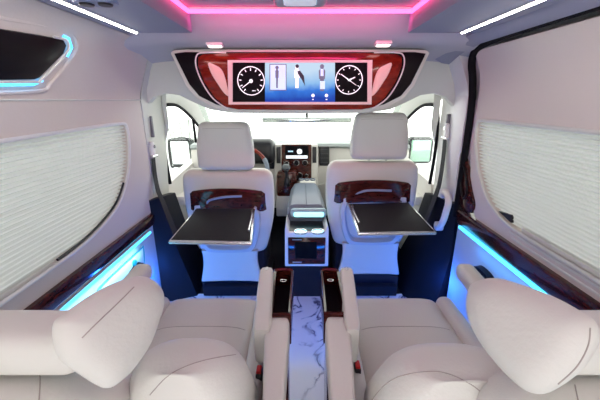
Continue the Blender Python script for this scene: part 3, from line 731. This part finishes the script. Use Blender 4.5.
# ================================================================ FRONT SEATS
def front_seat(cx, dz, label, side_s, hr, tray, armside):
    t = thing('front_seat', label, 'seat', 'front seats')
    y = 1.78
    zt = .81+dz
    bk = bmesh.new()
    w0, w1 = .205, .255
    def prof(q):
        wv = .205+.065*math.sin(min(1, q*1.5)*PI/2) if q < .75 else .27-.015*((q-.75)/.25)**2
        return (wv, .065+.012*math.sin(q*PI), 0)
    body(bk, V((cx, y+.10, .27+dz)), V((cx, y+.075, zt+.005)), prof, X1, Y1, 3.6, .05)
    b = finish('backrest', bk, LEATHER, t)
    bm = bmesh.new()
    hz0, hz1, hx = hr
    def hp(q): return (.167-.022*q-.004*math.cos(q*PI*2), .052-.008*q, 0)
    body(bm, V((hx, y+.05, hz0)), V((hx, y+.055, hz1)), hp, X1, Y1, 3.6, .035)
    h = finish('headrest', bm, LEATHER, t)
    surf_line(h, [V((hx-.125, y-.02, hz1-.035)), V((hx-.07, y-.05, hz1-.03)), V((hx+.07, y-.05, hz1-.03)), V((hx+.125, y-.02, hz1-.035))])
    for dx in (-.05, .05):
        bm = bmesh.new(); cyl(bm, (hx+dx, y+.06, zt-.04), (0, 0, 1), .006, hz0-zt+.09, 12); finish('headrest_post', bm, SILVER, t)
    # dark wood band across the back
    def bnd(f): return
    bm = bmesh.new(); loops = []
    z0, z1 = .578+dz, .712+dz
    for k in range(25):
        q = k/24; x = cx+(-.245+.49*q); yy = y+.002+.06*abs(2*q-1)**6
        drop = .030*abs(2*q-1)**2.5
        zz1 = z1-drop; zz0 = z0-.015*abs(2*q-1)**2
        loops.append([V((x, yy-.004, zz0)), V((x, yy-.014, zz0+.012)), V((x, yy-.014, zz1-.012)), V((x, yy-.004, zz1)), V((x, yy+.03, zz1)), V((x, yy+.03, zz0))])
    loft(bm, loops); wb = finish('wood_band', bm, DARKW, t)
    # moulded back shell with recess behind the tray
    sx = cx+.01*side_s
    sh = [(-.188, .585), (-.20, .54), (-.195, .47), (-.18, .39), (-.15, .325), (-.09, .305), (.09, .305), (.15, .325), (.18, .39), (.195, .47), (.20, .54), (.188, .585), (.15, .618), (-.15, .618)]
    bm = bmesh.new(); pts = smooth([V((sx+a, y+.005, b_+dz)) for a, b_ in sh], 4, True)
    n_ = len(pts); c = V((sx, y-.0, .47+dz))
    inner = [c+(p-c)*.82+V((0, .0, 0)) for p in pts]; inner2 = [c+(p-c)*.78+V((0, .022, 0)) for p in pts]
    loft(bm, [[p+V((0, .05, 0)) for p in pts], pts, [c+(p-c)*.97-V((0, .012, 0)) for p in pts], [c+(p-c)*.86-V((0, .012, 0)) for p in pts], inner, inner2])
    finish('back_shell', bm, mat('shell_grey', (.52, .53, .55), .4) if 'shell_grey' not in bpy.data.materials else bpy.data.materials['shell_grey'], t)
    # lower skirt
    bm = bmesh.new(); loops = []
    for k in range(9):
        q = k/8; z = .095+dz+.215*q; hw = .185-.0*q+.01*math.cos(q*PI)-.012*math.sin(q*PI)
        loops.append([V((cx+.01*side_s+p[0], y+.03+p[1], z+.012*(1-(p[0]/hw)**2)*(1-q))) for p in sup(hw, .022, 6, 32)])
    loft(bm, loops); finish('lower_skirt', bm, LEATHER, t)
    # seat cushion, plinth
    bm = bmesh.new(); body(bm, V((cx, y+.10, .36+dz)), V((cx, y+.58, .40+dz)), lambda q: (.212, .075, 0), X1, Z1, 4, .05); finish('seat_cushion', bm, LEATHER, t)
    bm = bmesh.new(); box(bm, cx-.20, cx+.20, y+.055, y+.50, .07, .30+dz, .02); finish('base', bm, NAVY, t)
    bm = bmesh.new(); loops = []
    for k in range(13):
        q = k/12*2-1; loops.append([V((cx+.205*q, y+.04, .0)), V((cx+.205*q, y+.03, .08+dz*.7+.03*(1-q*q))), V((cx+.205*q, y+.08, .085+dz*.7+.03*(1-q*q))), V((cx+.205*q, y+.08, 0))])
    loft(bm, loops); finish('foot_cover', bm, mat('navy_vinyl', (.005, .006, .018), .35) if 'navy_vinyl' not in bpy.data.materials else bpy.data.materials['navy_vinyl'], t)
    # tray
    tz = .628+dz*.35; (a0, a1, b1, b0) = tray   # rear-left, rear-right, near-right, near-left pixels
    A, B, C_, D = [P(u, v, Z=tz) for u, v in (a0, a1, b1, b0)]
    A.y = min(A.y, y-.02); B.y = min(B.y, y-.02)
    bm = bmesh.new(); prism(bm, [A, B, C_, D], V((0, 0, -.016)), .006); tr = finish('tray', bm, SILVER, t)
    cc = (A+B+C_+D)/4
    bm = bmesh.new(); prism(bm, [cc+(p-cc)*.95+V((0, 0, .0012)) for p in (A, B, C_, D)], V((0, 0, -.004)), .002); finish('tray_mat', bm, TRAYTOP, tr)
    bm = bmesh.new()
    e0, e1 = (B, C_) if armside > 0 else (A, D)
    inw = (cc-e0); inw.z = 0; inw = V((-armside, 0, 0))
    tube(bm, smooth([e0.lerp(e1, .12)+inw*.018+V((0, 0, .006)), e0.lerp(e1, .35)+inw*.012+V((0, 0, .010)), e0.lerp(e1, .75)+inw*.02+V((0, 0, .006))], 4), .005, 8)
    finish('phone_clip', bm, SILVER, tr)
    for p in (A, B):
        bm = bmesh.new(); q = p.lerp(cc, .12)
        tube(bm, [q+V((0, .0, -.010)), V((q.x, y-.004, tz-.04)), V((q.x, y+.03, tz-.05))], .010, 8); finish('hinge_arm', bm, WHITE, tr)
    # pull strap handle over the wood band
    bm = bmesh.new(); zs = .665+dz
    tube(bm, smooth([V((cx-.12, y-.0, zs-.055)), V((cx-.10, y-.012, zs-.02)), V((cx-.02, y-.014, zs)), V((cx+.09, y-.012, zs+.006))] if side_s < 0 else [V((cx-.13, y-.0, zs-.045)), V((cx-.04, y-.014, zs-.01)), V((cx+.10, y-.012, zs-.012))], 5), .007, 8)
    finish('latch_bar', bm, mat('blue_grey_trim', (.3, .36, .5), .3) if 'blue_grey_trim' not in bpy.data.materials else bpy.data.materials['blue_grey_trim'], t)
    rebase(t)
front_seat(-.425, 0, 'cream driver seat on the left, seen from behind, tray table folded out', -1, (.815, 1.085, -.424),
           ((196, 208), (255, 208), (252, 242.5), (168, 241)), 1)
front_seat(.425, .05, 'cream passenger seat on the right, seen from behind, tray table folded out', 1, (.875, 1.135, .448),
           ((348, 203.5), (409, 202), (437, 232), (358, 233)), -1)

# ================================================================ CENTRE CONSOLE
t = thing('centre_console', 'centre console between front seats with lit cup holders and wood face', 'console')
cx = .040
bm = bmesh.new(); y0 = 1.74
prism(bm, [V((cx-.132, y0, .232)), V((cx+.132, y0, .232)), V((cx+.129, y0, .475)), V((cx+.122, y0, .50)), V((cx+.105, y0, .455)), V((cx-.105, y0, .455)), V((cx-.122, y0, .50)), V((cx-.129, y0, .475))], V((0, .20, 0)), .006)
bd = finish('housing', bm, WHITE, t)
bm = bmesh.new(); box(bm, cx-.112, cx+.112, y0-.008, y0+.01, .25, .425, .006); wf = finish('wood_face', bm, DARKW, t)
bm = bmesh.new(); box(bm, cx-.07, cx+.06, y0-.012, y0-.004, .29, .40, .004); finish('display', bm, SCR_BLACK, wf)
for za, zb_ in ((.412, .416), (.262, .270)):
    bm = bmesh.new(); box(bm, cx-.085, cx-.03, y0-.012, y0-.006, za, zb_); finish('marking', bm, bpy.data.materials.get('marking_grey') or mat('marking_grey', (.3, .3, .34), .4), wf)
for i, (u, v) in enumerate(((300.5, 231.5), (318, 231.5))):
    c = P(u, v, Z=.462)
    bm = bmesh.new(); tube(bm, [c+V((.036*math.cos(a), .036*math.sin(a), 0)) for a in [2*PI*k/28 for k in range(28)]], .006, 8, True); h = finish('cup_holder', bm, SILVER, t)
    bm = bmesh.new(); cyl(bm, c-V((0, 0, .006)), (0, 0, 1), .031, .006); finish('cup_light', bm, PALECYAN, h)
bm = bmesh.new(); box(bm, cx-.12, cx+.12, y0+.02, y0+.2, .40, .4575, .006); finish('cup_deck', bm, BLACK, t)
# padded lid box behind
bm = bmesh.new(); loops = []
for y, hw, z1 in ((1.925, .108, .545), (1.94, .114, .565), (2.05, .108, .590), (2.35, .096, .60), (2.37, .092, .592)):
    loops.append([V((cx-hw-.02, y, .30)), V((cx-hw-.012, y, z1-.05)), V((cx-hw+.016, y, z1-.006)), V((cx-hw+.035, y, z1)), V((cx-.003, y, z1)), V((cx, y, z1-.004)), V((cx+.003, y, z1)), V((cx+hw-.035, y, z1)), V((cx+hw-.016, y, z1-.006)), V((cx+hw+.012, y, z1-.05)), V((cx+hw+.02, y, .30))])
loft(bm, loops); finish('padded_lid', bm, GREY, t)
bm = bmesh.new(); a, b = P(290.5, 213, Y=1.90), P(327, 213, Y=1.90)
body(bm, V((a.x, 1.905, a.z)), V((b.x, 1.905, a.z)), lambda q: (.024, .030, 0), Y1, Z1, 2.5, .02); pill = finish('light_bar', bm, mat('bar_shell', (.35, .5, .55), .2), t)
bm = bmesh.new(); body(bm, V((a.x+.02, 1.884, a.z-.004)), V((b.x-.02, 1.884, a.z-.004)), lambda q: (.012, .016, 0), Y1, Z1, 2.5, .012); finish('cyan_lens', bm, PALECYAN, pill)
bm = bmesh.new(); box(bm, cx-.045, cx+.085, 2.38, 2.50, .45, .60, .012); fr = finish('front_tray', bm, PLASTIC, t)
for k in range(3):
    bm = bmesh.new(); tube(bm, [V((cx-.03+.045*k+.018*math.cos(a), 2.45+.03*math.sin(a), .604)) for a in [2*PI*i/16 for i in range(16)]], .005, 6, True); finish('switch_ring', bm, GREY, fr)
bm = bmesh.new(); box(bm, cx-.10, cx+.10, y0+.03, 2.4, -.005, .30, .01); finish('pedestal', bm, NAVY, t); rebase(t)

# ================================================================ SEAT BELTS, GRAB HANDLE
def belt(s, label, gu, strap, slot):
    t = thing('seat_belt', label, 'seat belt', 'front seat belts')
    XB = s*.838
    pts = [P(u, v, X=XB+dx*s) for (u, v, dx) in strap]
    bm = bmesh.new(); L = []
    sm = smooth(pts, 5)
    for i, p in enumerate(sm):
        f = i/(len(sm)-1); hw = .022+.004*f
        L.append([p+V((-.0015*s, -hw, 0)), p+V((-.0015*s, hw, 0)), p+V((.0015*s, hw, 0)), p+V((.0015*s, -hw, 0))])
    loft(bm, L); finish('strap', bm, STRAP, t)
    c = P(*gu, X=XB)
    bm = bmesh.new(); body(bm, c+V((0, 0, -.035)), c+V((-.0, 0, .05)), lambda q: (.022-.008*q, .012, 0), Y1, X1, 3, .012); g = finish('guide', bm, WHITE, t)
    bm = bmesh.new(); cyl(bm, c+V((0, 0, .02)), (-s, 0, 0), .010, .016, 16); finish('bolt', bm, SILVER, g)
    bm = bmesh.new(); tube(bm, [c+V((-.004*s, -.028, -.035)), c+V((-.008*s, .028, -.035))], .009, 8); finish('loop_bar', bm, SILVER, g)
    a, b = P(*slot[0], X=XB-.002*s), P(*slot[1], X=XB-.002*s)
    bm = bmesh.new(); box(bm, *sorted((XB-.006*s, XB+.02*s)), a.y-.009, a.y+.009, b.z, a.z, .004); finish('height_slider', bm, mat('slot_grey', (.16, .15, .18), .5) if 'slot_grey' not in bpy.data.materials else bpy.data.materials['slot_grey'], t)
    rebase(t)
belt(-1, 'black seat belt hanging on the left pillar beside the driver seat', (152.5, 150), [(153, 156, 0), (155, 175, 0), (158, 190, -.03), (162, 200, -.06), (168, 215, -.12), (176, 235, -.20)], ((151, 116), (151, 138)))
belt(1, 'black seat belt hanging on the right pillar above the grab handle', (446.5, 132), [(445, 138, 0), (443, 160, -.01), (439, 185, -.03), (432, 205, -.06), (424, 225, -.09)], ((448, 114), (448, 128)))
t = thing('grab_handle', 'cream grab handle on the black right pillar beside the passenger seat', 'grab handle')
hp = [(443, 193), (447, 195), (448.5, 202), (446, 212), (443.5, 220), (440, 226), (437, 226)]
bm = bmesh.new(); tube(bm, smooth([P(u, v, X=x) for (u, v), x in zip(hp, (.80, .765, .75, .745, .745, .75, .79))], 5), .0165, 12); finish('grip', bm, WHITE, t)
for (u, v) in ((442.5, 193.5), (437, 226)):
    bm = bmesh.new(); c = P(u, v, X=.795); body(bm, c-V((.01, 0, 0)), c+V((.03, 0, 0)), lambda q: (.026, .026, 0), Y1, Z1, 2.4, .006); finish('mount', bm, WHITE, t)
rebase(t)

# ================================================================ REAR SEATS
def rear_seat(s, label, wing_px, wing_c, wing_n, arm, oa, seams):
    t = thing('captain_seat', label, 'seat', 'second row captain seats')
    cx = .36*s+.012
    # cushion
    zc = .36
    bm = bmesh.new()
    body(bm, V((cx, .58, zc-.01)), V((cx, 1.135, zc+.005)), lambda q: (.185, .072, .004*math.sin(q*PI)), X1, Z1, 5, .03); cu = finish('seat_cushion', bm, LEATHER, t)
    surf_line(cu, [V((cx-.18, .935, .5)), V((cx-.09, .945, .5)), V((cx+.09, .945, .5)), V((cx+.18, .935, .5))], .0010)
    for d in (-1, 1):
        bm = bmesh.new(); body(bm, V((cx+d*.215, .58, zc)), V((cx+d*.205, 1.13, zc+.008)), lambda q: (.036, .082, 0), X1, Z1, 3, .035); finish('side_bolster', bm, LEATHER2, t)
    bm = bmesh.new(); box(bm, cx-.23, cx+.23, .60, 1.10, .20, .30, .02); box(bm, cx-.17, cx+.17, .65, 1.05, .0, .20, .02); finish('base', bm, BLACK, t)
    # reclined backrest
    bx = .475*s
    a = V((bx, .66, .36)); b_ = V((bx, .31, .79)); ax_ = (b_-a).normalized(); nf = X1.cross(ax_); nf = nf if nf.y > 0 else -nf
    def bp(q):
        w_ = .170+.01*math.sin(q*PI)-.02*max(0, q-.7)/.3
        return (w_, .072+.022*math.sin(q*PI), 0)
    bm = bmesh.new(); body(bm, a, b_, bp, X1, nf, 3.2, .085, N=48, steps=34); bk = finish('backrest', bm, LEATHER2, t)
    dx, dw = (-.215, .114) if s < 0 else (.295, .138)
    for k_, xx in enumerate((dx, .73*s)):
        if k_: dw = .085
        bm = bmesh.new(); body(bm, V((xx, .66, .38)), V((xx+.004*s, .435, .750 if s < 0 else .735)), lambda q: (dw+.0*q, .085+.01*math.sin(q*PI), 0), X1, nf, 2.5, .12, N=44, steps=34)
        bo = finish('backrest_bolster', bm, LEATHER2, t)
        if k_ == 0: bk2 = bo
    surf_pix(bk2, seams[0])
    surf_pix(bk, seams[1])
    # headrest centre pad
    hx = .47*s
    bm = bmesh.new(); body(bm, V((hx-.15, .41, .842)), V((hx+.15, .41, .842)), lambda q: (.045, .038, 0), Y1, Z1, 3, .03); hd = finish('headrest', bm, LEATHER2, t)
    # big folded headrest wing
    n = V(wing_n).normalized(); pl = (V(wing_c), n)
    pts = [P(u, v, plane=pl) for u, v in wing_px]
    bm = bmesh.new(); pillow(bm, smooth(pts, 3, True), n, .034, e=.62); wg = finish('headrest_wing', bm, LEATHER2, hd)
    surf_pix(wg, seams[2], parent=hd)
    # mirrored outboard wing
    bm = bmesh.new(); m_ = [V((2*hx-p.x, p.y, p.z)) for p in smooth(pts, 3, True)]; pillow(bm, m_, V((-n.x, n.y, n.z)), .034, e=.62); finish('headrest_wing', bm, LEATHER2, hd)
    # inboard armrest
    ar = bmesh.new(); ZA = .60
    (p0, p1, p2, p3) = arm['pad']   # near-outboard far..: far left, far right, near right, near left pixels
    A, B, C_, D = [P(u, v, Z=ZA) for u, v in (p0, p1, p2, p3)]
    # pad runs back along the seat
    loops = []
    for k in range(15):
        q = k/14; L_ = A.lerp(D, q*1.25); R_ = B.lerp(C_, q*1.25); e = .008*(1-min(1, q*8))**2
        m0 = (L_+R_)/2; hw = abs(R_.x-L_.x)/2-e; zz = ZA-e
        loops.append([V((m0.x+px, m0.y, ZA-.042-.0+pz)) for px, pz in sup(hw, .042-e, 7, 32)])
    loft(ar, loops); pad = finish('armrest', ar, LEATHER2, t)
    # lower armrest side
    bm = bmesh.new(); mA = (A+B)/2; mD = (C_+D)/2
    loops = []
    for q in (0, .25, .5, .75, 1.0, 1.2):
        m0 = mA.lerp(mD, q); loops.append([V((m0.x+px-.008*s, m0.y, .42+pz)) for px, pz in sup(.026, .12, 7, 24)])
    loft(bm, loops); finish('armrest_side', bm, DARKW, t)
    # raised outer plate
    (q0, q1, q2, q3) = arm['plate']
    a0, a1, a2, a3 = [P(u, v, Z=ZA+.02) for u, v in (q0, q1, q2, q3)]
    loops = []
    for k in range(13):
        q = k/12; L_ = a0.lerp(a3, q); R_ = a1.lerp(a2, q); m0 = (L_+R_)/2; hw = abs(R_.x-L_.x)/2
        e = .010*max(0, 1-min(q, 1-q)*9)**2
        loops.append([V((m0.x+px, m0.y, ZA-.045+pz)) for px, pz in sup(max(.006, hw-e*.5), .065-e, 7, 32)])
    bm = bmesh.new(); loft(bm, loops); pt = finish('armrest_plate', bm, LEATHER2, t)
    cB = (a0+a1)/2+V((-.003*s, -.028, .001)); bm = bmesh.new(); tube(bm, [cB+V((.006*math.sin(2*PI*i/14), .012*math.cos(2*PI*i/14), 0)) for i in range(14)], .0010, 6, True); finish('plate_button', bm, SILVER, pt)
    # wood cup tray
    (r0, r1, r2, r3) = arm['pocket']
    qs = [P(u, v, Z=ZA) for u, v in (r0, r1, r2, r3)]
    c = sum(qs, V())/4; ring = []
    for i in range(4):
        p, pn_, pp = qs[i], qs[(i+1) % 4], qs[i-1]
        rad = .022 if i < 2 else .004
        d1 = (pp-p).normalized()*rad; d2 = (pn_-p).normalized()*rad
        for f in (0, .25, .5, .75, 1): ring.append((p+d1)*(1-f)**2+p*2*f*(1-f)+(p+d2)*f*f)
    bm = bmesh.new()
    inn = [c+V(((p.x-c.x)*.74, (p.y-c.y)*.88, 0)) for p in ring]
    loft(bm, [[p-V((0, 0, .10)) for p in ring], ring, [p+(c-p)*.05+V((0, 0, .004)) for p in ring], inn, [p-V((0, 0, .07)) for p in inn]]); cp = finish('cup_tray', bm, DARKW, t)
    bm = bmesh.new(); prism(bm, [p-V((0, 0, .062)) for p in inn], V((0, 0, -.004))); finish('tray_liner', bm, RUBBER, cp)
    bm = bmesh.new(); e_ = c+V((0, .062, .0)); tube(bm, [e_+V((.011*math.cos(2*PI*i/14), .007*math.sin(2*PI*i/14), -.006)) for i in range(14)], .0013, 6, True); finish('tray_ring', bm, SILVER, cp)
    # red buckle
    c = P(*arm['buckle'], Z=.46)
    bm = bmesh.new(); box(bm, c.x-.009, c.x+.009, c.y-.018, c.y+.016, .36, .456, .004); bu = finish('belt_buckle', bm, BLACK, t)
    bm = bmesh.new(); box(bm, c.x-.007, c.x+.007, c.y-.014, c.y+.012, .452, .464, .003); finish('release_button', bm, RED, bu)
    # outboard armrest
    tip, tail, r = oa
    a = P(*tip, Z=.56); b2 = V(tail)
    d = (b2-a); d.normalize(); ux = d.cross(Z1).normalized(); uz = ux.cross(d).normalized()
    bm = bmesh.new(); body(bm, a, b2, lambda q: (r, r*.95, 0), ux, uz, 3, r*.9); finish('outer_armrest', bm, LEATHER, t)
    bm = bmesh.new(); box(bm, *sorted((b2.x-.02, b2.x+.02)), b2.y, b2.y+.2, .30, .53, .01); finish('armrest_bracket', bm, BLACK, t)
    rebase(t)

LW = [(54, 324), (64, 314), (96, 292), (122, 280), (140, 276), (152, 280), (160, 289), (162, 301), (158, 316), (148, 344), (132, 368), (120, 380), (108, 388), (96, 385), (76, 372), (60, 359), (54, 342)]
RW = [(470, 289), (478, 281), (496, 278), (520, 284), (552, 296), (580, 311), (595, 322), (599, 338), (592, 356), (580, 372), (560, 387), (544, 394), (528, 391), (512, 378), (492, 356), (476, 332), (468, 310)]
rear_seat(-1, 'cream captain seat at the lower left of the photo, beside left blind', LW, (-.285, .41, .875), (.80, -.45, .35),
          dict(pad=((264.5, 314), (290.5, 314), (284, 400), (262, 400)), plate=((259.5, 266), (274, 264), (271, 328), (252, 325)), pocket=((274, 268), (294, 268), (291, 316), (269.5, 316)), buckle=(259, 369)),
          ((146, 268), (-.60, .62, .55), .034),
          ([(257, 352), (220, 357), (192, 364), (168, 376), (150, 395)], [(38, 362), (40, 380), (39, 400)], [(82, 338), (98, 322), (116, 305), (134, 287)]))
rear_seat(1, 'cream captain seat at the lower right of the photo, beside right blind', RW, (.29, .41, .875), (-.80, -.45, .35),
          dict(pad=((324.5, 314), (350.5, 314), (356, 400), (331, 400)), plate=((339, 264), (353.5, 266), (361, 325), (346, 328)), pocket=((320, 268), (339, 268), (347.5, 315), (324, 315)), buckle=(357.5, 364)),
          ((462, 268), (.62, .62, .55), .034),
          ([(372, 400), (385, 385), (405, 375), (440, 372), (470, 384), (492, 402)], [(575, 385), (578, 400), (580, 410)], [(558, 384), (577, 366), (588, 345), (590, 328)]))

# ================================================================ OUTSIDE
t = thing('shrub', 'leafy shrub outside beyond the left front window', 'plant')
base = V((-1.9, 5.2, -.5))
for k in range(5):
    bm = bmesh.new(); a = 2*PI*k/5; top = base+V((.22*math.cos(a), .22*math.sin(a), 1.35+.12*math.sin(k*2.3)))
    tube(bm, smooth([base, base.lerp(top, .5)+V((.04, 0, 0)), top], 4), .012, 6); finish('stem', bm, mat('stem_grey', (.25, .27, .24), .7) if k == 0 else bpy.data.materials['stem_grey'], t)
bm = bmesh.new()
for k in range(150):
    c = base+V((random.gauss(0, .20), random.gauss(0, .18), 1.36+random.gauss(0, .13))); a = random.uniform(0, 2*PI); d = V((math.cos(a), math.sin(a), random.uniform(-.3, .2))); n = d.cross(Z1).normalized(); L_ = random.uniform(.05, .09)
    v = [bm.verts.new(p) for p in (c, c+d*L_*.5+n*.015, c+d*L_, c+d*L_*.5-n*.015)]; bm.faces.new(v)
finish('foliage', bm, mat('leaf_grey_green', (.10, .15, .11), .6), t, smooth=False); rebase(t)
